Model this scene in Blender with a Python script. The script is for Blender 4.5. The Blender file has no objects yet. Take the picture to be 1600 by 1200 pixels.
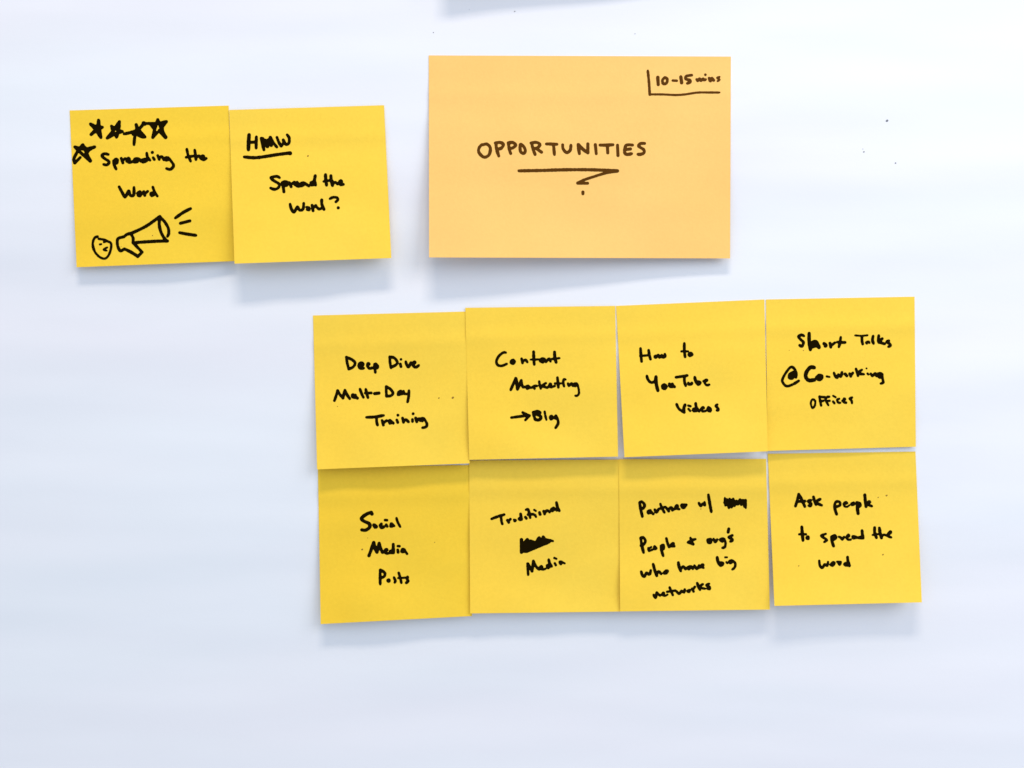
import bpy, math, random
from mathutils import Vector, noise

# ------------------------------------------------------------------ camera
W_M = 0.507                      # width of wall in view, metres
S = W_M / 1600.0                 # metres per photo pixel on the wall
D = 0.43                         # camera distance
scene = bpy.context.scene
COL = scene.collection
cam_d = bpy.data.cameras.new("camera")
cam = bpy.data.objects.new("camera", cam_d)
COL.objects.link(cam)
cam.location = (0, -D, 0)
cam.rotation_euler = (math.radians(90), 0, 0)
cam_d.sensor_width = 36.0
cam_d.lens = 36.0 * D / W_M
cam_d.clip_start = 0.01
cam_d.clip_end = 50
scene.camera = cam

# ------------------------------------------------------------------ light
world = bpy.data.worlds.new("World")
scene.world = world
world.use_nodes = True
bg = world.node_tree.nodes["Background"]
bg.inputs[0].default_value = (0.80, 0.89, 1.0, 1)
bg.inputs[1].default_value = 0.73

def area_light(name, loc, target, sx, sy, power, color):
    l = bpy.data.lights.new(name, 'AREA')
    l.shape = 'RECTANGLE'
    l.size = sx
    l.size_y = sy
    l.energy = power
    l.color = color
    o = bpy.data.objects.new(name, l)
    COL.objects.link(o)
    o.location = loc
    d = Vector(target) - Vector(loc)
    o.rotation_euler = d.to_track_quat('-Z', 'Y').to_euler()
    return o

# long ceiling fixture above the wall, and the bright window side of the room
area_light("ceiling_lamp", (0.02, -0.72, 1.50), (0, 0, 0), 0.62, 0.16, 17.0, (1.0, 0.86, 0.70))
area_light("window_light", (1.00, -0.82, 0.60), (0.0, 0, 0.0), 0.8, 0.9, 9.6, (1.0, 0.98, 0.96))

scene.view_settings.view_transform = 'Standard'
scene.view_settings.look = 'None'
scene.view_settings.exposure = 0.02
scene.view_settings.gamma = 1.0

# ------------------------------------------------------------------ materials
def nodes_of(name):
    m = bpy.data.materials.new(name)
    m.use_nodes = True
    nt = m.node_tree
    return m, nt, nt.nodes["Principled BSDF"]

def surface_material(name, base, rough, var, scales, bump, spec=0.3, bump_scale=900.0, stretch=(1, 1, 1), trans=None, tint=None):
    m, nt, b = nodes_of(name)
    N, L = nt.nodes, nt.links
    tc = N.new("ShaderNodeTexCoord")
    mp = N.new("ShaderNodeMapping")
    mp.inputs["Scale"].default_value = stretch
    L.new(tc.outputs["Object"], mp.inputs[0])
    col = None
    for i, sc in enumerate(scales):
        nz = N.new("ShaderNodeTexNoise")
        nz.inputs["Scale"].default_value = sc
        nz.inputs["Detail"].default_value = 4
        L.new(mp.outputs[0], nz.inputs["Vector"])
        mr = N.new("ShaderNodeMapRange")
        mr.inputs["From Min"].default_value = 0.25
        mr.inputs["From Max"].default_value = 0.75
        mr.inputs["To Min"].default_value = 1 - var[i]
        mr.inputs["To Max"].default_value = 1.0
        L.new(nz.outputs[0], mr.inputs["Value"])
        mx = N.new("ShaderNodeVectorMath")
        mx.operation = 'SCALE'
        if col is None:
            mx.inputs[0].default_value = base
        else:
            L.new(col, mx.inputs[0])
        L.new(mr.outputs[0], mx.inputs["Scale"])
        col = mx.outputs[0]
    if tint:
        nz = N.new("ShaderNodeTexNoise")
        nz.inputs["Scale"].default_value = tint[1]
        nz.inputs["Detail"].default_value = 3
        L.new(mp.outputs[0], nz.inputs["Vector"])
        cr = N.new("ShaderNodeValToRGB")
        cr.color_ramp.elements[0].position = 0.35
        cr.color_ramp.elements[0].color = (1, 1, 1, 1)
        cr.color_ramp.elements[1].position = 0.65
        cr.color_ramp.elements[1].color = (*tint[0], 1)
        L.new(nz.outputs[0], cr.inputs[0])
        mu = N.new("ShaderNodeVectorMath")
        mu.operation = 'MULTIPLY'
        L.new(col, mu.inputs[0])
        L.new(cr.outputs[0], mu.inputs[1])
        col = mu.outputs[0]
    L.new(col, b.inputs["Base Color"])
    b.inputs["Roughness"].default_value = rough
    b.inputs["Specular IOR Level"].default_value = spec
    nz = N.new("ShaderNodeTexNoise")
    nz.inputs["Scale"].default_value = bump_scale
    nz.inputs["Detail"].default_value = 5
    L.new(tc.outputs["Object"], nz.inputs["Vector"])
    bp = N.new("ShaderNodeBump")
    bp.inputs["Strength"].default_value = bump
    bp.inputs["Distance"].default_value = 0.0002
    L.new(nz.outputs[0], bp.inputs["Height"])
    L.new(bp.outputs[0], b.inputs["Normal"])
    if trans:
        tr = N.new("ShaderNodeBsdfTranslucent")
        tr.inputs[0].default_value = trans
        mx = N.new("ShaderNodeMixShader")
        mx.inputs[0].default_value = 0.10
        L.new(b.outputs[0], mx.inputs[1])
        L.new(tr.outputs[0], mx.inputs[2])
        L.new(mx.outputs[0], N["Material Output"].inputs[0])
    return m

def ink_material(name, core, edge, spec):
    m, nt, b = nodes_of(name)
    N, L = nt.nodes, nt.links
    at = N.new("ShaderNodeAttribute")
    at.attribute_name = "density"
    tc = N.new("ShaderNodeTexCoord")
    nz = N.new("ShaderNodeTexNoise")
    nz.inputs["Scale"].default_value = 260
    nz.inputs["Detail"].default_value = 3
    L.new(tc.outputs["Object"], nz.inputs["Vector"])
    ad = N.new("ShaderNodeMath")
    ad.operation = 'MULTIPLY_ADD'
    L.new(nz.outputs[0], ad.inputs[0])
    ad.inputs[1].default_value = 0.5
    L.new(at.outputs["Fac"], ad.inputs[2])
    cr = N.new("ShaderNodeValToRGB")
    cr.color_ramp.elements[0].position = 0.15
    cr.color_ramp.elements[0].color = (*edge, 1)
    cr.color_ramp.elements[1].position = 0.95
    cr.color_ramp.elements[1].color = (*core, 1)
    L.new(ad.outputs[0], cr.inputs[0])
    L.new(cr.outputs[0], b.inputs["Base Color"])
    b.inputs["Roughness"].default_value = 0.55
    b.inputs["Specular IOR Level"].default_value = spec
    return m

M_WALL = surface_material("white_wall_paper", (0.775, 0.785, 0.862), 0.75, (0.03, 0.015), (9, 60), 0.10,
                          spec=0.25, bump_scale=700, stretch=(0.35, 1, 1.8), tint=((0.965, 1.0, 0.995), 8))
M_YELLOW = surface_material("yellow_note_paper", (0.98, 0.695, 0.086), 0.85, (0.06, 0.05), (26, 650), 0.30, spec=0.06, trans=(1.0, 0.60, 0.06, 1), tint=((1.0, 0.96, 0.85), 14))
M_GOLD = surface_material("golden_note_paper", (0.968, 0.668, 0.060), 0.85, (0.06, 0.05), (26, 650), 0.30, spec=0.06, trans=(1.0, 0.60, 0.06, 1), tint=((1.0, 0.96, 0.85), 14))
M_ORANGE = surface_material("orange_card_paper", (0.985, 0.63, 0.205), 0.85, (0.06, 0.045), (18, 650), 0.28, spec=0.06, trans=(1.0, 0.42, 0.12, 1), tint=((1.0, 0.965, 0.93), 12))
M_INK = ink_material("black_marker_ink", (0.0012, 0.0020, 0.0007), (0.010, 0.006, 0.001), 0.0)
M_BROWN = ink_material("marker_ink_on_orange", (0.038, 0.017, 0.002), (0.10, 0.036, 0.003), 0.03)
M_SPECK = ink_material("faint_ink_speck", (0.16, 0.085, 0.012), (0.32, 0.18, 0.02), 0.2)
M_WSPECK = ink_material("grey_ink_speck", (0.07, 0.075, 0.10), (0.2, 0.21, 0.25), 0.2)

# ------------------------------------------------------------------ wall
def wall_bump(x, z):
    """gentle cockling of the paper covered wall, metres towards the room"""
    a = noise.noise(Vector((x * 2.6 + 3.1, z * 11.0, 0.3))) * 0.0021
    b = noise.noise(Vector((x * 6.5, z * 24.0 + 5.0, 4.7))) * 0.00045
    c = noise.noise(Vector((x * 1.5 - 2.0, z * 3.2, 9.1))) * 0.0034
    d = noise.noise(Vector((x * 5.5 + z * 2.5 + 8.0, z * 37.0 - x * 4.5, 2.2))) * 0.00075
    e = noise.noise(Vector((x * 9.0 - 4.0, z * 75.0 + x * 4.0, 7.9))) * 0.00022
    return a + b + c + d + e

def mesh_obj(name, verts, faces, mat, parent=None, smooth=True):
    me = bpy.data.meshes.new(name)
    me.from_pydata(verts, [], faces)
    me.materials.append(mat)
    if smooth:
        me.polygons.foreach_set("use_smooth", [True] * len(me.polygons))
    me.update()
    o = bpy.data.objects.new(name, me)
    COL.objects.link(o)
    if parent is not None:
        o.parent = parent
    return o

nx, nz_ = 280, 420
X0, X1, Z0, Z1 = -0.95, 0.95, -0.75, 0.75
vs, fs = [], []
for j in range(nz_ + 1):
    z = Z0 + (Z1 - Z0) * j / nz_
    for i in range(nx + 1):
        x = X0 + (X1 - X0) * i / nx
        vs.append((x, -wall_bump(x, z), z))
for j in range(nz_):
    for i in range(nx):
        a = j * (nx + 1) + i
        fs.append((a, a + 1, a + nx + 2, a + nx + 1))
wall = mesh_obj("wall", vs, fs, M_WALL)
wall["kind"] = "structure"

# ------------------------------------------------------------------ notes
def to_world(px, py, h):
    """place a point of the photograph at height h in front of the wall"""
    k = (D - h) / D
    return ((px - 800) * S * k, -h, (600 - py) * S * k)

class Note:
    def __init__(self, name, label, cat, group, corners, lift, base, mat, glue=0.16, power=1.5, bow=0.0, seed=0):
        self.c = corners            # TL, TR, BR, BL in photo pixels
        self.lift = lift            # how far the lower corners stand off, metres
        self.base = base
        self.glue, self.power, self.bow, self.seed = glue, power, bow, seed
        self.mat = mat
        tx = (corners[0][0] + corners[1][0]) / 2
        ty = (corners[0][1] + corners[1][1]) / 2
        e = bpy.data.objects.new(name, None)
        COL.objects.link(e)
        e.empty_display_size = 0.01
        self.origin = Vector(to_world(tx, ty, self.base))
        e.location = self.origin
        e["label"] = label
        e["category"] = cat
        if group:
            e["group"] = group
        self.obj = e
        self.build_sheet()

    def pix(self, u, v):
        (ax, ay), (bx, by), (cx, cy), (dx, dy) = self.c
        x = (1 - v) * ((1 - u) * ax + u * bx) + v * ((1 - u) * dx + u * cx)
        y = (1 - v) * ((1 - u) * ay + u * by) + v * ((1 - u) * dy + u * cy)
        return x, y

    def uv(self, px, py):
        u = v = 0.5
        for _ in range(6):
            x, y = self.pix(u, v)
            ex, ey = px - x, py - y
            x1, y1 = self.pix(u + .01, v)
            x2, y2 = self.pix(u, v + .01)
            a, b, c, d = (x1 - x) * 100, (x2 - x) * 100, (y1 - y) * 100, (y2 - y) * 100
            det = a * d - b * c
            u += (d * ex - b * ey) / det
            v += (-c * ex + a * ey) / det
        return u, v

    def height(self, u, v, px, py):
        wl = wall_bump((px - 800) * S, (600 - py) * S)
        t = max(0.0, (v - self.glue) / (1 - self.glue))
        sv = t ** self.power
        hb = self.lift[0] * (1 - u) + self.lift[1] * u
        side = self.bow * (4 * u * (1 - u)) * t
        wob = noise.noise(Vector((u * 2.2 + self.seed * 7.3, v * 3.0, self.seed))) * 0.0009 * (0.35 + t)
        # the glued strip keeps a faint ridge where the adhesive ends
        ridge = 0.00034 * math.exp(-((v - self.glue - 0.03) / 0.05) ** 2)
        keep = min(1.0, v / 0.25)
        return self.base + wl * (1 - 0.75 * sv) + 0.0002 + hb * sv + side + wob * keep + ridge

    def point(self, px, py, off=0.0):
        u, v = self.uv(px, py)
        h = self.height(u, v, px, py) + off
        return Vector(to_world(px, py, h)) - self.origin

    def build_sheet(self):
        n = 56
        th = 0.00022
        vs, fs = [], []
        for layer in (0, 1):
            for j in range(n + 1):
                for i in range(n + 1):
                    u, v = i / n, j / n
                    px, py = self.pix(u, v)
                    h = self.height(u, v, px, py) - layer * th
                    vs.append(tuple(Vector(to_world(px, py, h)) - self.origin))
        m = n + 1
        T = m * m
        for j in range(n):
            for i in range(n):
                a = j * m + i
                fs.append((a, a + m, a + m + 1, a + 1))
                fs.append((T + a, T + a + 1, T + a + m + 1, T + a + m))
        nf = len(fs)
        for i in range(n):
            fs.append((i, i + 1, T + i + 1, T + i))
            a = n * m + i
            fs.append((a, T + a, T + a + 1, a + 1))
            a = i * m
            fs.append((a, T + a, T + a + m, a + m))
            a = i * m + n
            fs.append((a, a + m, T + a + m, T + a))
        o = mesh_obj("sheet", vs, fs, self.mat, self.obj)
        for p in o.data.polygons[nf:]:
            p.use_smooth = False
        # crisp rim
        o.data.update()
        sh = o.data
        try:
            se = sh.attributes.new("sharp_edge", 'BOOLEAN', 'EDGE')
            rim = set(range(0, m)) | set(range(n * m, n * m + m)) | set(range(0, m * m, m)) | set(range(n, m * m, m))
            for e in sh.edges:
                a, b = e.vertices[0] % T, e.vertices[1] % T
                if a in rim and b in rim and (e.vertices[0] < T) == (e.vertices[1] < T):
                    se.data[e.index].value = True
        except Exception:
            pass

# ------------------------------------------------------------------ ink
def smooth_path(pts):
    if len(pts) < 3:
        return pts
    P = [pts[0]] + pts + [pts[-1]]
    out = []
    for i in range(1, len(P) - 2):
        p0, p1, p2, p3 = P[i - 1], P[i], P[i + 1], P[i + 2]
        L = math.hypot(p2[0] - p1[0], p2[1] - p1[1])
        n = max(2, min(6, int(L / 1.5)))
        for k in range(n):
            t = k / n
            q = []
            for c in (0, 1):
                q.append(0.5 * (2 * p1[c] + (p2[c] - p0[c]) * t + (2 * p0[c] - 5 * p1[c] + 4 * p2[c] - p3[c]) * t * t
                                + (3 * p1[c] - p0[c] - 3 * p2[c] + p3[c]) * t ** 3))
            out.append(tuple(q))
    out.append(P[-2])
    return out

import numpy as np
INK_N = [0]
def ink(note, block, name, label, text, r, mat=M_INK, step=0.5):
    """marker strokes: 'x,y x,y | x,y x,y @radius', in the pixels of a zoomed block of the photograph"""
    bx, by, sc = block
    segs = []
    for st in text.split('|'):
        rr = r
        if '@' in st:
            st, q = st.split('@')
            rr = float(q)
        pts = [tuple(float(c) for c in p.split(',')) for p in st.split()]
        pts = [(bx + x / sc, by + y / sc) for x, y in pts]
        rr = rr * (1.18 if rr > 9 or sc < 9 else 1.0) / sc
        if len(pts) == 1:
            pts = pts * 2
        pts = smooth_path(pts)
        rnd = random.Random(len(pts) * 31 + int(pts[0][0] * 7))
        ra = rr * (1 + rnd.uniform(-.06, .06))
        for a, b in zip(pts[:-1], pts[1:]):
            rb = rr * (1 + rnd.uniform(-.07, .07))
            segs.append((a[0], a[1], b[0], b[1], ra, rb))
            ra = rb
    sg = np.array(segs)
    pad = sg[:, 4].max() + 1.5
    x0 = min(sg[:, 0].min(), sg[:, 2].min()) - pad
    x1 = max(sg[:, 0].max(), sg[:, 2].max()) + pad
    y0 = min(sg[:, 1].min(), sg[:, 3].min()) - pad
    y1 = max(sg[:, 1].max(), sg[:, 3].max()) + pad
    nx, ny = int((x1 - x0) / step) + 2, int((y1 - y0) / step) + 2
    gx = x0 + np.arange(nx) * step
    gy = y0 + np.arange(ny) * step
    GX, GY = np.meshgrid(gx, gy)
    k = 0.33
    acc = np.zeros_like(GX)
    for ax, ay, bx_, by_, ra, rb in segs:
        dx, dy = bx_ - ax, by_ - ay
        L2 = dx * dx + dy * dy + 1e-9
        t = np.clip(((GX - ax) * dx + (GY - ay) * dy) / L2, 0, 1)
        d = np.hypot(GX - ax - t * dx, GY - ay - t * dy) - (ra + (rb - ra) * t)
        acc += np.exp(np.clip(-d / k, -40, 12)) * (0.4 if L2 < 4 else 1.0)
    d = -k * np.log(acc + 1e-18)
    # bleed into the paper fibres
    wob = 0.13 * np.sin(GX * 1.9 + 2.1 * np.sin(GY * 1.3)) * np.sin(GY * 2.3 + 1.7 * np.sin(GX * 1.1 + 1.0))
    d = d + wob
    inside = d < 0
    vid, verts, dens, faces = {}, [], [], []
    off = 0.00004
    def add(key, x, y, dv):
        if key in vid:
            return vid[key]
        vid[key] = len(verts)
        verts.append(tuple(note.point(x, y, off)) if note else note_wall(x, y))
        dens.append(min(1.0, max(0.0, -dv / 1.3)))
        return vid[key]
    cells = np.argwhere(inside[:-1, :-1] | inside[1:, :-1] | inside[:-1, 1:] | inside[1:, 1:])
    for j, i in cells:
        cor = [(j, i), (j + 1, i), (j + 1, i + 1), (j, i + 1)]
        poly = []
        for q in range(4):
            (ja, ia), (jb, ib) = cor[q], cor[(q + 1) % 4]
            da, db = d[ja, ia], d[jb, ib]
            if da < 0:
                poly.append(add((ja, ia), gx[ia], gy[ja], da))
            if (da < 0) != (db < 0):
                t = da / (da - db)
                key = ('e', min((ja, ia), (jb, ib)), max((ja, ia), (jb, ib)))
                poly.append(add(key, gx[ia] + (gx[ib] - gx[ia]) * t, gy[ja] + (gy[jb] - gy[ja]) * t, 0.0))
        poly2 = []
        for p in poly:
            if p not in poly2:
                poly2.append(p)
        if len(poly2) >= 3:
            faces.append(tuple(poly2))
    o = mesh_obj(name, verts, faces, mat, note.obj if note else wall)
    at = o.data.attributes.new("density", 'FLOAT', 'POINT')
    at.data.foreach_set("value", dens)
    if label:
        o["label"] = label
    return o

def note_wall(x, y):
    h = wall_bump((x - 800) * S, (600 - y) * S) + 0.00005
    return to_world(x, y, h)

def word(note, block, w, text, r, mat=M_INK):
    return ink(note, block, "written_word", "the word %s in marker" % w, text, r, mat)

def speck(note, block, x, y, r, mat=M_SPECK):
    return ink(note, block, "ink_speck", None, "%g,%g %g,%g" % (x, y, x + r * 0.6, y - r * 0.4), r * 1.0, mat, step=0.3)

MM = 0.001
YG = "yellow square sticky notes in two rows of four"
TG = "pair of yellow sticky notes with the megaphone drawing"

star = Note("sticky_note", "yellow sticky note with five stars, a smiling face and a megaphone drawn on it", "sticky note", TG,
            [(108.8, 172.6), (357.2, 165), (367, 408), (119.6, 417.6)], (3.9*MM, 3.4*MM), 0.1*MM, M_GOLD, bow=0.0004, seed=1)
hmw = Note("sticky_note", "yellow sticky note with underlined HMW heading, overlapping the megaphone note", "sticky note", TG,
           [(358, 171.8), (600, 164.4), (611.5, 403.2), (366.4, 412)], (8.2*MM, 6.4*MM), 0.6*MM, M_YELLOW, bow=0.0003, seed=2)
card = Note("index_card", "large pale orange card headed OPPORTUNITIES with a time note in its corner", "card", None,
            [(670, 86.6), (1142, 88.4), (1140.8, 403.8), (670.4, 402.2)], (10.2*MM, 3.9*MM), 0.1*MM, M_ORANGE, power=1.35, seed=3)
n1 = Note("sticky_note", "yellow sticky note about deep dive training, leftmost of the upper row", "sticky note", YG,
          [(489, 493), (728, 486.8), (733.8, 724), (495.4, 733.4)], (6.2*MM, 4.6*MM), 0.1*MM, M_YELLOW, seed=4)
n2 = Note("sticky_note", "yellow sticky note about content marketing with an arrow before Blog", "sticky note", YG,
          [(727, 481), (961.2, 478), (965.8, 713.5), (733.2, 718.4)], (5.2*MM, 5.2*MM), 0.5*MM, M_YELLOW, seed=5)
n3 = Note("sticky_note", "yellow sticky note about how-to videos, third in the upper row", "sticky note", YG,
          [(962.6, 478), (1194.4, 468), (1199.6, 705.2), (975.6, 714.4)], (7.2*MM, 6.9*MM), 0.1*MM, M_YELLOW, seed=6)
n4 = Note("sticky_note", "yellow sticky note about short talks at co-working offices, right end of upper row", "sticky note", YG,
          [(1196.8, 468), (1429, 463.6), (1431, 698), (1199, 704.6)], (3.2*MM, 1.6*MM), 0.1*MM, M_YELLOW, seed=7)
n5 = Note("sticky_note", "deeper yellow sticky note reading Social Media Posts, leftmost of the lower row", "sticky note", YG,
          [(496.6, 730), (733.6, 726.6), (737.6, 962.6), (501, 975.2)], (4.8*MM, 3.0*MM), 0.1*MM, M_GOLD, seed=8)
n6 = Note("sticky_note", "yellow sticky note reading Traditional Media with a scribbled out word", "sticky note", YG,
          [(733, 719.4), (967.2, 718), (969.2, 955.6), (734.6, 958.6)], (3.9*MM, 3.6*MM), 0.5*MM, M_YELLOW, seed=9)
n7 = Note("sticky_note", "yellow sticky note about partner people with big networks, ending in a crossed out scribble", "sticky note", YG,
          [(967, 717.4), (1197, 717), (1203, 952.5), (969, 955.4)], (4.3*MM, 4.5*MM), 0.7*MM, M_YELLOW, seed=10)
n8 = Note("sticky_note", "yellow sticky note reading Ask people to spread the word", "sticky note", YG,
          [(1199.6, 709), (1430.4, 705.6), (1440.4, 941.2), (1210, 946.8)], (7.4*MM, 7.2*MM), 0.1*MM, M_YELLOW, seed=11)
# the card just above the picture whose shadow falls into its top edge
above = Note("index_card", "orange card hanging just above the top edge of the picture", "card", None,
             [(690, -360), (1160, -357), (1160, -40), (690, -46)], (9.5*MM, 3.5*MM), 0.1*MM, M_ORANGE, power=1.35, seed=12)

# ---- star note
A = (100, 160, 5.926)
B = (100, 280, 5.926)
def star_(t, r=12.5): ink(star, A, "drawn_star", None, t, r)
star_("320,165 305,235 250,298 | 320,165 330,250 342,325 | 342,325 290,250 245,200 | 245,200 300,222 355,230 | 355,230 300,262 250,298 | 300,240 308,262 @20")
star_("513,178 508,240 487,322 | 487,322 455,270 440,220 | 440,220 490,252 540,270 | 540,270 470,292 400,330 | 400,330 455,262 513,178")
star_("668,205 690,250 750,320 | 555,292 640,272 700,240 743,188 | 680,300 720,318 750,320 | 648,392 655,320 672,262 668,205 | 640,296 690,292 | 735,190 750,200 @15")
star_("745,195 800,195 870,195 948,178 | 868,158 845,230 822,325 | 868,158 900,240 940,322 | 948,178 905,235 | 868,275 822,325 | 800,200 830,240 | 885,262 940,322 @16 | 905,205 910,260 @14")
star_("100,560 92,520 135,440 175,392 | 175,392 205,460 243,543 | 243,543 160,470 100,412 | 100,412 190,432 285,412 | 285,412 235,440 200,480 | 100,560 150,510 | 170,400 200,430 @16 | 200,480 243,540 @14")
word(star, A, "Spreading", "410,482 375,475 350,495 380,522 418,550 398,578 366,574 | 458,540 465,580 483,618 | 460,560 475,525 495,532 490,560 466,568 | 530,518 545,560 | 540,540 565,520 | 580,545 606,535 598,514 584,532 600,556 632,548 | 688,520 655,525 650,550 680,548 695,525 715,548 | 758,525 725,532 732,552 768,540 | 766,468 774,510 797,536 | 826,512 836,528 | 818,463 @15 | 868,492 882,528 | 878,515 905,502 925,532 | 962,512 936,515 948,534 970,525 | 965,512 1000,555 1015,588 985,620 948,612", 12)
word(star, A, "the", "1137,432 1150,490 1173,545 | 1130,508 1175,500 1215,495 | 1210,440 1218,490 1222,530 | 1220,515 1250,495 1268,520 | 1268,520 1296,505 1284,492 1272,512 1290,530 1318,518", 12)
word(star, B, "Word", "510,70 540,125 567,165 598,108 615,152 645,145 648,75 | 682,130 702,116 714,136 704,155 685,150 682,130 | 738,115 748,150 | 744,138 775,112 | 832,125 805,130 812,152 838,142 | 822,72 838,115 865,158", 12)
ink(star, B, "drawn_face", "small smiling face outline", "312,530 282,545 266,600 285,670 330,720 380,735 415,700 435,640 434,592 405,576 370,560 320,552 | 332,604 345,601 @8 | 370,582 384,579 @9 | 403,630 366,652 398,662 @8", 10.5)
ink(star, B, "drawn_megaphone", "megaphone outline with pistol grip", "888,345 760,435 630,498 | 888,350 930,392 964,450 970,500 958,530 | 886,350 882,420 898,490 928,545 945,562 | 958,572 840,575 670,586 | 630,498 580,512 555,532 500,550 494,600 505,640 525,664 560,645 | 560,645 620,675 683,714 | 683,716 722,676 | 722,674 690,640 655,600 670,586 | 622,510 640,545 640,590 662,604", 12.5)
for t in ("1030,360 1100,310 1172,272", "1078,408 1165,386", "1070,495 1140,508 1222,520"):
    ink(star, B, "drawn_sound_line", None, t, 12.5)
speck(star, B, 818, 522, 5)
speck(star, B, 528, 623, 4)

# ---- HMW note
C = (350, 160, 5.926)
Dd = (350, 260, 5.926)
word(hmw, C, "HMW", "232,300 228,370 226,438 @15 | 300,318 298,370 298,422 @13 | 225,372 295,366 | 345,332 355,380 370,440 @13 | 358,335 400,400 @14 | 385,352 400,408 @14 | 428,325 405,408 @13 | 412,345 438,398 @13 | 430,322 455,370 490,414 | 490,322 508,370 530,405 | 530,405 552,372 548,345 | 550,350 572,388 600,378 604,330 585,300", 12)
ink(hmw, C, "underline", None, "188,505 290,512 400,498 500,482 610,468 | 612,471 @18", 13)
speck(hmw, C, 775, 497, 7)
word(hmw, Dd, "Spread", "515,105 488,92 435,104 462,132 512,165 500,200 465,212 432,200 | 540,150 548,190 555,235 @13 | 540,165 560,142 588,150 580,172 552,180 @14 | 605,150 622,188 | 615,172 650,145 | 655,170 685,162 676,146 662,160 682,184 715,176 | 738,150 708,162 716,180 742,168 | 745,155 785,180 | 845,86 838,130 848,172 @13 | 832,142 806,152 812,170 838,166 @13", 12)
word(hmw, Dd, "the", "940,76 942,120 950,175 @13 | 990,86 992,130 1005,178 @13 | 922,140 960,132 1005,135 | 1005,165 1030,145 1050,165 | 1052,162 1090,146 1082,130 1066,150 1080,170 1106,166", 11)
word(hmw, Dd, "Word with a question mark", "612,348 622,390 648,424 680,375 700,405 732,395 738,340 | 766,378 786,382 788,402 768,400 | 815,360 825,410 | 822,388 850,362 | 852,370 880,395 905,385 | 905,310 906,350 926,398 @13 | 980,300 1010,286 1050,290 1054,310 1036,328 @11 | 1058,383 @14", 12)

# ---- orange card
E = (740, 210, 5.714)
F = (1000, 80, 10)
word(card, E, "OPPORTUNITIES", "75,90 50,118 47,160 92,203 138,182 149,120 118,86 84,93 | 200,82 205,130 225,193 | 192,76 240,72 267,92 245,124 212,130 | 312,78 318,130 332,172 | 308,76 350,72 376,95 350,120 322,126 | 415,92 418,150 445,170 462,150 450,112 422,86 | 520,78 530,130 550,180 | 512,76 560,71 593,90 570,120 536,126 | 560,126 606,158 | 650,85 700,86 745,88 | 714,92 718,140 722,180 | 795,92 800,130 830,162 862,142 869,95 | 934,90 938,130 945,172 | 934,90 985,140 1020,163 | 1020,85 1020,163 | 1087,92 1095,172 | 1128,95 1180,96 1245,92 | 1195,102 1198,165 | 1285,96 1289,188 | 1420,95 1365,95 1350,130 1350,165 1370,179 1412,172 | 1355,135 1400,130 | 1528,80 1490,82 1474,105 1520,137 1520,165 1490,178 1465,177", 12, M_BROWN)
ink(card, E, "underline", "zigzag underline", "405,325 600,322 800,316 1000,315 1150,319 1285,325 @12 | 1285,328 1180,345 1080,375 990,405 928,432 @10 | 930,435 1018,436 @12", 12, M_BROWN)
ink(card, E, "written_dot", None, "976,515 976,530", 12, M_BROWN)
ink(card, F, "corner_bracket", None, "122,305 140,480 152,678 | 152,675 350,675 550,684 700,675 900,646 1100,645 1245,645 @14", 17, M_BROWN)
word(card, F, "10-15 mins", "278,410 285,522 @23 | 385,412 352,450 358,500 396,510 424,480 424,430 390,410 | 512,458 575,461 @17 | 638,402 651,493 @23 | 812,374 722,390 716,435 778,450 788,480 738,502 @19 | 886,440 902,460 932,432 952,460 986,430 1002,452 1028,440 | 1022,367 @20 | 1080,420 1100,465 1122,425 1152,455 @21 | 1242,402 1208,415 1240,445 1212,468 @16", 19, M_BROWN)

# ---- Deep Dive
G = (515, 545, 10)
H = (560, 590, 10)
word(n1, G, "Deep", "262,130 275,220 300,318 | 262,130 350,170 398,220 370,282 300,315 | 452,268 522,258 518,222 482,220 458,255 478,306 535,302 | 592,268 618,240 600,226 592,262 620,306 675,295 | 702,240 706,300 715,368 | 702,262 720,236 752,270 742,298 700,304", 20)
word(n1, G, "Dive", "940,125 945,220 960,300 | 940,125 1010,142 1058,205 1040,248 965,288 | 1115,165 @21 | 1105,238 1115,278 | 1190,200 1205,250 1235,284 1272,212 | 1290,242 1335,222 1330,202 1302,218 1312,270 1350,288 1393,258", 20)
word(n1, G, "Multi-Day", "75,810 100,740 125,652 | 125,652 165,720 210,772 | 210,772 225,700 240,648 | 240,648 275,720 315,780 | 352,720 356,750 400,762 402,722 | 365,715 435,772 | 475,630 500,700 530,762 | 565,630 580,700 600,765 | 558,692 650,690 | 705,700 770,692 @23 | 885,590 885,670 890,745 | 885,590 950,630 990,690 960,732 890,740 | 1118,660 1080,678 1070,718 1110,708 | 1110,662 1132,702 | 1155,662 1165,700 1210,705 | 1240,652 1236,740 1218,832", 20)
word(n1, H, "Training", "125,620 250,615 395,590 | 285,620 285,690 300,745 | 370,670 390,742 | 385,712 440,672 | 482,672 492,712 525,700 | 492,668 545,712 | 600,662 615,700 | 618,587 @24 | 690,632 705,698 | 700,682 742,658 785,694 | 845,655 845,685 | 855,565 @22 | 895,632 912,690 | 905,672 950,642 965,675 | 1002,642 975,662 1000,680 | 965,650 1020,642 1070,720 1058,768 1000,784", 20)
speck(n1, G, 122, 903, 8)
speck(n1, H, 1253, 322, 11)
speck(n1, H, 1470, 317, 15)

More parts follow.
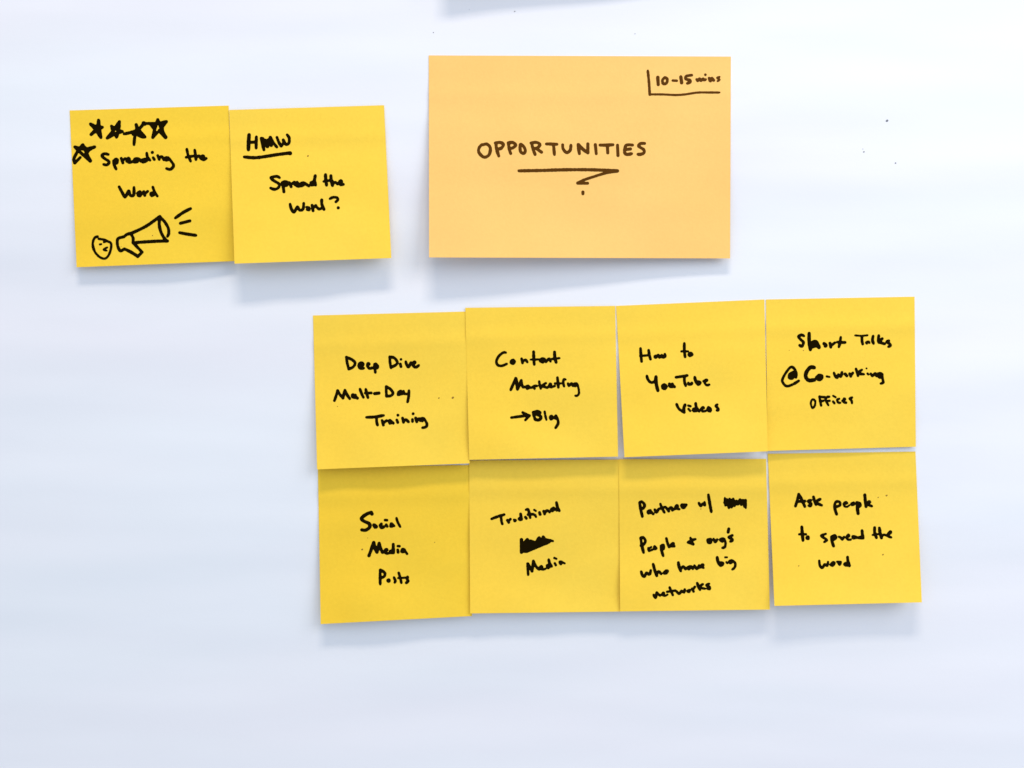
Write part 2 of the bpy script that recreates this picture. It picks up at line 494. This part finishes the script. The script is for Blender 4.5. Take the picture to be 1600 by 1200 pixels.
# ---- Content Marketing
I = (765, 535, 10)
J = (780, 570, 10)
word(n2, I, "Content", "255,160 210,160 140,220 106,300 130,355 190,366 268,336 | 340,292 370,278 388,302 365,328 336,316 342,292 @22 | 500,255 515,322 | 515,302 560,272 590,308 | 688,145 690,250 698,345 @21 | 640,268 760,266 850,252 @15 | 790,288 838,262 820,252 792,290 832,308 | 860,262 878,300 930,255 952,298 | 1015,150 1020,240 1040,312 @22 | 960,262 1030,252 1092,246 @17", 19)
word(n2, I, "Marketing", "330,742 370,650 410,562 @21 | 410,562 425,650 436,732 @22 | 436,732 470,660 495,592 @21 | 495,592 502,650 525,700 562,690 | 572,692 600,676 620,704 588,724 572,692 | 600,690 650,708 700,682 742,680 | 690,690 702,722 | 775,610 785,670 800,722 | 880,635 802,690 845,690 900,708 | 900,708 960,662 946,646 930,680 962,698 1020,680 | 1060,550 1068,630 1075,702 @20 | 1020,640 1118,640 @15 | 1188,580 1160,576 1150,630 1165,688 @17 | 1225,642 1240,680 1280,642 1300,678 | 1350,642 1310,668 1340,685 | 1300,655 1360,642 1390,720 1395,800 1365,834 1340,832 @17", 18)
ink(n2, J, "drawn_arrow", None, "190,825 300,810 420,795 | 368,746 470,795 | 470,795 410,862", 19)
word(n2, J, "Blog", "535,742 545,800 562,858 | 530,742 600,728 642,750 590,778 | 590,778 650,808 640,850 600,864 560,850 | 710,730 720,790 738,860 @17 | 800,810 820,802 834,830 810,848 796,825 @21 | 890,800 862,820 880,838 | 885,795 915,860 920,920 880,985 @20", 20)

# ---- How to
K = (985, 530, 10)
word(n3, K, "How", "158,142 165,250 175,348 | 285,170 295,240 315,314 | 155,262 290,250 @17 | 382,265 405,262 400,284 382,280 | 435,250 455,285 490,252 500,280 542,270 538,232", 20)
word(n3, K, "to", "843,65 843,180 855,276 | 798,190 900,190 @16 | 915,240 940,218 962,240 930,258 916,236 @22", 20)
ink(n3, K, "written_word", "middle line of writing", "258,575 275,630 320,675 380,658 395,592 @20 | 400,585 405,700 430,804 @23 | 502,730 530,712 558,740 540,772 508,760 502,730 @23 | 610,700 622,740 668,738 655,702 @21 | 640,712 690,744 | 710,595 800,582 890,567 | 845,590 845,660 865,728 | 905,682 915,704 955,700 960,682 @20 | 1005,592 1020,650 1060,706 1088,680 1060,662 1030,672 @21 | 1140,655 1195,652 1194,632 1166,642 1162,680 1190,718 1233,710 @17", 20)
word(n3, K, "Videos", "722,1015 760,1090 840,1142 | 840,1142 835,1080 855,1022 @22 | 905,1036 940,1048 @16 | 908,1090 935,1122 @17 | 1020,1000 1030,1060 1075,1128 | 1030,1080 982,1095 992,1122 1040,1118 | 1105,1090 1146,1074 1130,1062 1106,1088 1128,1128 1182,1118 @17 | 1215,1066 1206,1105 1246,1124 1256,1092 1220,1060 @19 | 1358,1022 1335,1042 1368,1080 1374,1108 1350,1112 @19", 20)

# ---- Short Talks
Lb = (1210, 510, 8)
word(n4, Lb, "Short", "370,120 340,106 302,126 330,165 364,200 345,248 316,236 | 435,85 435,190 450,292 @18 | 450,272 480,205 520,195 540,232 558,262 @22 | 470,250 520,235 @24 | 620,215 645,236 635,248 @19 | 695,210 705,260 | 705,242 755,205 | 830,135 820,200 806,258 | 785,196 840,200 885,200", 16)
word(n4, Lb, "Talks", "1010,112 1090,118 1165,110 @12 | 1095,130 1095,180 1105,222 | 1168,188 1146,200 1156,214 1180,190 1190,208 @12 | 1235,120 1226,170 1240,215 | 1305,112 1300,180 1310,204 | 1350,152 1315,190 1380,220 | 1430,180 1405,195 1445,220 1450,242 1425,254", 16)
word(n4, Lb, "at sign", "270,640 274,580 245,525 205,508 150,570 110,640 100,690 150,746 230,725 305,680 @15 | 235,572 192,600 187,640 220,648 248,610 243,572 @17 | 215,612 225,622 @24", 15)
word(n4, Lb, "Co-working", "500,515 450,512 402,570 392,630 430,674 500,668 @21 | 530,640 560,617 588,622 580,652 550,662 @22 | 655,625 688,632 @12 | 745,580 760,620 785,642 800,602 830,628 845,572 | 885,595 905,618 @17 | 940,590 955,625 | 955,615 980,582 | 1020,530 1035,580 1045,618 | 1095,542 1042,585 1120,598 | 1152,525 @13 | 1165,590 1175,600 @15 | 1205,590 1225,620 1260,588 1275,618 | 1330,590 1292,600 1320,636 1345,602 @19 | 1340,592 1352,650 1360,700 1330,714", 15)
word(n4, Lb, "Offices", "470,912 455,960 475,1020 505,990 510,932 482,910 @12 | 565,875 572,930 585,990 | 565,880 630,885 | 572,935 610,930 | 665,880 640,910 655,950 675,985 | 665,880 684,880 | 650,935 690,930 | 735,868 765,885 @12 | 735,940 750,960 | 810,905 786,915 796,950 825,955 | 850,930 884,912 870,902 862,940 895,954 | 970,890 942,902 965,930 970,960", 14)
speck(n4, Lb, 360, 303, 7)
speck(n4, Lb, 183, 300, 5)

# ---- Social Media Posts
Mb = (545, 790, 10)
Nb = (560, 880, 13.333)
word(n5, Mb, "Social", "355,105 280,132 196,200 240,245 318,282 325,340 260,384 200,378 @23 | 350,108 362,130 @24 | 392,300 430,330 410,335 392,305 @24 | 510,287 492,310 512,342 550,330 @23 | 567,226 598,228 @19 | 585,300 600,325 @19 | 660,285 656,322 690,312 670,282 @22 | 690,302 710,318 @18 | 745,195 765,260 803,330 @19", 22)
word(n5, Mb, "Media", "315,784 350,690 390,577 @23 | 390,577 410,660 440,728 @23 | 440,728 460,650 475,588 @23 | 475,588 500,670 525,732 @22 | 547,730 600,692 582,682 562,712 592,748 640,738 | 695,605 695,680 700,738 @22 | 695,702 652,712 652,738 690,740 @20 | 765,633 792,634 @18 | 765,692 770,728 @20 | 840,682 826,718 860,718 870,692 @21 | 860,682 910,753 @18", 20)
word(n5, Nb, "Posts", "455,142 452,280 455,440 | 455,138 540,190 554,240 520,290 450,300 | 612,352 638,352 638,374 612,370 @30 | 740,295 760,340 772,375 758,402 @27 | 840,200 870,300 895,408 | 830,310 1030,298 @20 | 1025,282 1015,330 1038,370 998,408", 26)
speck(n5, Mb, 292, 508, 8)
speck(n5, Mb, 205, 688, 13)
speck(n5, Mb, 1340, 575, 9)

# ---- Traditional Media
Ob = (755, 775, 10)
Pb = (805, 860, 16)
word(n6, Ob, "Traditional", "130,358 230,320 330,290 | 280,320 285,390 300,438 | 378,378 400,415 | 395,392 425,362 | 482,372 508,380 490,392 | 585,280 592,330 598,368 @21 | 580,342 562,358 578,372 @21 | 660,330 675,350 | 668,215 700,208 718,260 735,342 | 700,290 765,285 | 797,217 822,233 @15 | 810,300 825,325 @17 | 780,282 812,300 @17 | 880,258 890,288 @20 | 945,237 960,283 | 960,265 1000,225 1038,254 | 1100,190 1062,212 1082,232 1110,202 | 1100,185 1150,225 | 1145,102 1160,170 1190,232 @21", 19)
ink(n6, Ob, "scribble", "solid black scribble over a crossed out word", "598,682 598,880 | 600,862 680,864 | 596,684 604,760 @19 | 640,740 690,674 704,740 @18 | 740,705 800,728 | 830,715 876,648 890,720 @18 | 915,720 938,636 966,700 @18 | 968,672 1088,704 @17 | 610,752 1050,698 | 610,780 950,740 | 610,820 860,775 | 620,850 780,805 | 680,862 850,790 1030,716 | 620,742 900,722", 23)
word(n6, Pb, "Media", "310,330 315,450 325,608 @31 | 322,335 420,518 @31 | 420,518 440,400 455,262 @32 | 455,262 520,400 600,478 @31 | 602,470 678,422 650,392 612,440 680,478 760,458 @27 | 838,228 860,320 910,400 @31 | 870,352 802,382 822,438 870,400 @34 | 980,190 1030,210 @26 | 990,322 1015,368 @28 | 1112,292 1140,338 1160,292 1122,282 @32 | 1170,292 1235,324 @26", 30)

# ---- Partner w/
Qb = (985, 760, 8)
Rb = (985, 830, 8)
word(n7, Qb, "Partner", "115,202 130,290 150,378 | 115,205 140,190 178,230 160,274 125,272 | 250,300 220,312 226,335 256,320 | 250,312 285,344 | 305,290 325,325 350,287 | 375,220 395,270 425,325 | 350,285 400,267 440,256 | 450,270 480,310 | 475,290 510,262 525,300 | 540,290 590,252 580,238 562,270 610,284 | 635,240 665,270 698,232 | 642,228 698,230", 15.5)
word(n7, Qb, "w with a slash", "855,205 880,245 905,217 930,236 926,197 | 975,105 990,200 1012,320 @16", 15)
ink(n7, Qb, "scribble", "black scribble over a crossed out word", "1180,142 1188,238 1206,160 1232,272 1240,155 1265,262 1285,152 1300,245 1325,178 1345,228 1370,162 1385,232 1405,172 1425,255 1440,170 1442,272 | 1182,200 1250,205 1330,202 1430,205 @20 | 1182,172 1290,168 | 1210,235 1330,222 | 1380,172 1440,172 | 1300,190 1400,192 @17", 12)
word(n7, Qb, "People", "130,642 140,720 165,828 | 130,650 160,637 188,680 170,718 130,740 | 226,772 234,805 284,788 @13 | 226,780 260,758 @12 | 300,745 326,775 302,786 294,758 @13 | 385,742 390,800 410,868 | 385,747 413,732 414,780 390,788 | 450,650 465,710 485,758 | 492,750 540,720 530,712 508,740 550,748", 16)
word(n7, Qb, "plus", "750,642 765,680 785,724 | 720,698 770,672 812,660 | 722,700 785,722", 15)
word(n7, Qb, "org's", "970,670 1000,665 1000,698 975,698 970,670 @19 | 1040,655 1060,695 1085,662 | 1160,650 1122,665 1150,688 1170,657 | 1175,660 1190,710 1180,758 1150,768 | 1230,532 1222,572 @17 | 1275,612 1232,635 1273,660 1274,680 1250,688 @16", 15)
word(n7, Qb, "who", "135,1065 150,1110 175,1128 200,1082 240,1100 255,1050 | 285,972 305,1050 330,1118 @17 | 325,1100 352,1062 385,1094 | 420,1080 445,1057 464,1057 450,1083 425,1088 @16", 16)
word(n7, Qb, "have", "600,952 610,1010 630,1058 @17 | 625,1040 660,1002 690,1034 | 745,1000 716,1015 730,1034 760,1002 780,1030 | 800,990 830,1030 860,988 | 860,1015 910,988 900,977 882,1000 915,1018", 15.5)
word(n7, Qb, "big", "1085,887 1095,940 1130,988 1154,962 1120,957 @18 | 1185,886 1208,886 @11 | 1200,947 1210,958 @14 | 1265,925 1236,940 1250,958 1280,932 | 1270,925 1310,960 1305,1010 1275,1038", 15)
word(n7, Rb, "networks", "290,795 315,830 330,767 | 330,770 370,804 | 380,800 420,777 410,767 396,790 430,808 465,792 @13 | 490,702 510,750 530,798 | 460,757 560,742 @14 | 575,750 610,783 640,747 670,764 680,727 | 715,745 740,737 735,758 715,755 | 770,720 790,753 | 785,722 805,697 | 835,647 850,690 870,733 | 905,662 860,700 930,718 | 985,657 952,675 990,700 990,724 960,716", 15)
speck(n7, Qb, 880, 283, 7)

# ---- Ask people
Sb = (1230, 760, 8.889)
word(n8, Sb, "Ask", "115,275 140,190 160,107 | 160,107 205,190 245,280 | 140,212 245,204 | 330,192 292,205 330,240 325,273 300,266 @18 | 365,145 380,200 400,255 | 460,177 395,220 480,262", 18)
word(n8, Sb, "people", "660,252 665,320 688,388 @19 | 660,252 680,212 728,217 734,260 690,280 660,285 | 785,248 836,234 816,217 785,240 797,275 830,284 866,260 @13 | 895,238 924,226 928,250 900,255 895,238 @17 | 975,230 975,300 985,378 @20 | 965,220 1010,237 1014,270 980,288 @17 | 1078,117 1085,200 1095,283 @20 | 1112,260 1150,217 1132,212 1122,250 1175,274", 17)
word(n8, Sb, "to", "203,562 210,660 220,753 @19 | 167,665 260,665 @15 | 272,710 290,702 293,724 275,724 @19", 18)
word(n8, Sb, "spread", "535,660 472,685 520,720 550,748 515,772 @16 | 615,702 625,770 645,828 @19 | 615,702 660,682 678,710 640,740 620,745 @18 | 720,700 745,712 765,735 790,702 | 820,710 860,690 850,672 826,702 842,738 885,738 @15 | 950,700 912,697 922,720 960,710 1000,715 | 1040,612 1045,670 1055,718 @19 | 1040,700 1000,710 1040,720", 17)
word(n8, Sb, "the", "1215,572 1215,640 1240,713 @19 | 1280,577 1290,640 1310,718 @19 | 1310,700 1340,672 1380,680 | 1185,675 1240,665 1300,660 @14 | 1380,685 1440,642 1430,627 1402,660 1402,690 1445,708 @16", 16)
word(n8, Sb, "word", "445,1032 455,1100 490,1132 520,1082 556,1103 568,1048 @16 | 605,1088 640,1055 655,1070 630,1096 608,1086 @18 | 702,1050 730,1088 744,1052 @14 | 694,1046 740,1048 @13 | 838,982 845,1040 865,1103 @19 | 850,1062 802,1072 802,1090 850,1094 @18", 17)
speck(n8, Sb, 1262, 155, 8)
speck(n8, Sb, 1377, 128, 11)
speck(n8, Sb, 1327, 950, 10)
speck(n8, Sb, 158, 1106, 8)

# ---- specks on the wall
for x, y, r in ((992, 53, .8), (1385.5, 189, 1.6), (1349.5, 237.5, 1.1), (1348, 233, .6), (1399, 255, 1.1), (804, 18, .9), (677, 51, .8), (733, 15, .5)):
    speck(None, (0, 0, 1), x, y, r, M_WSPECK)
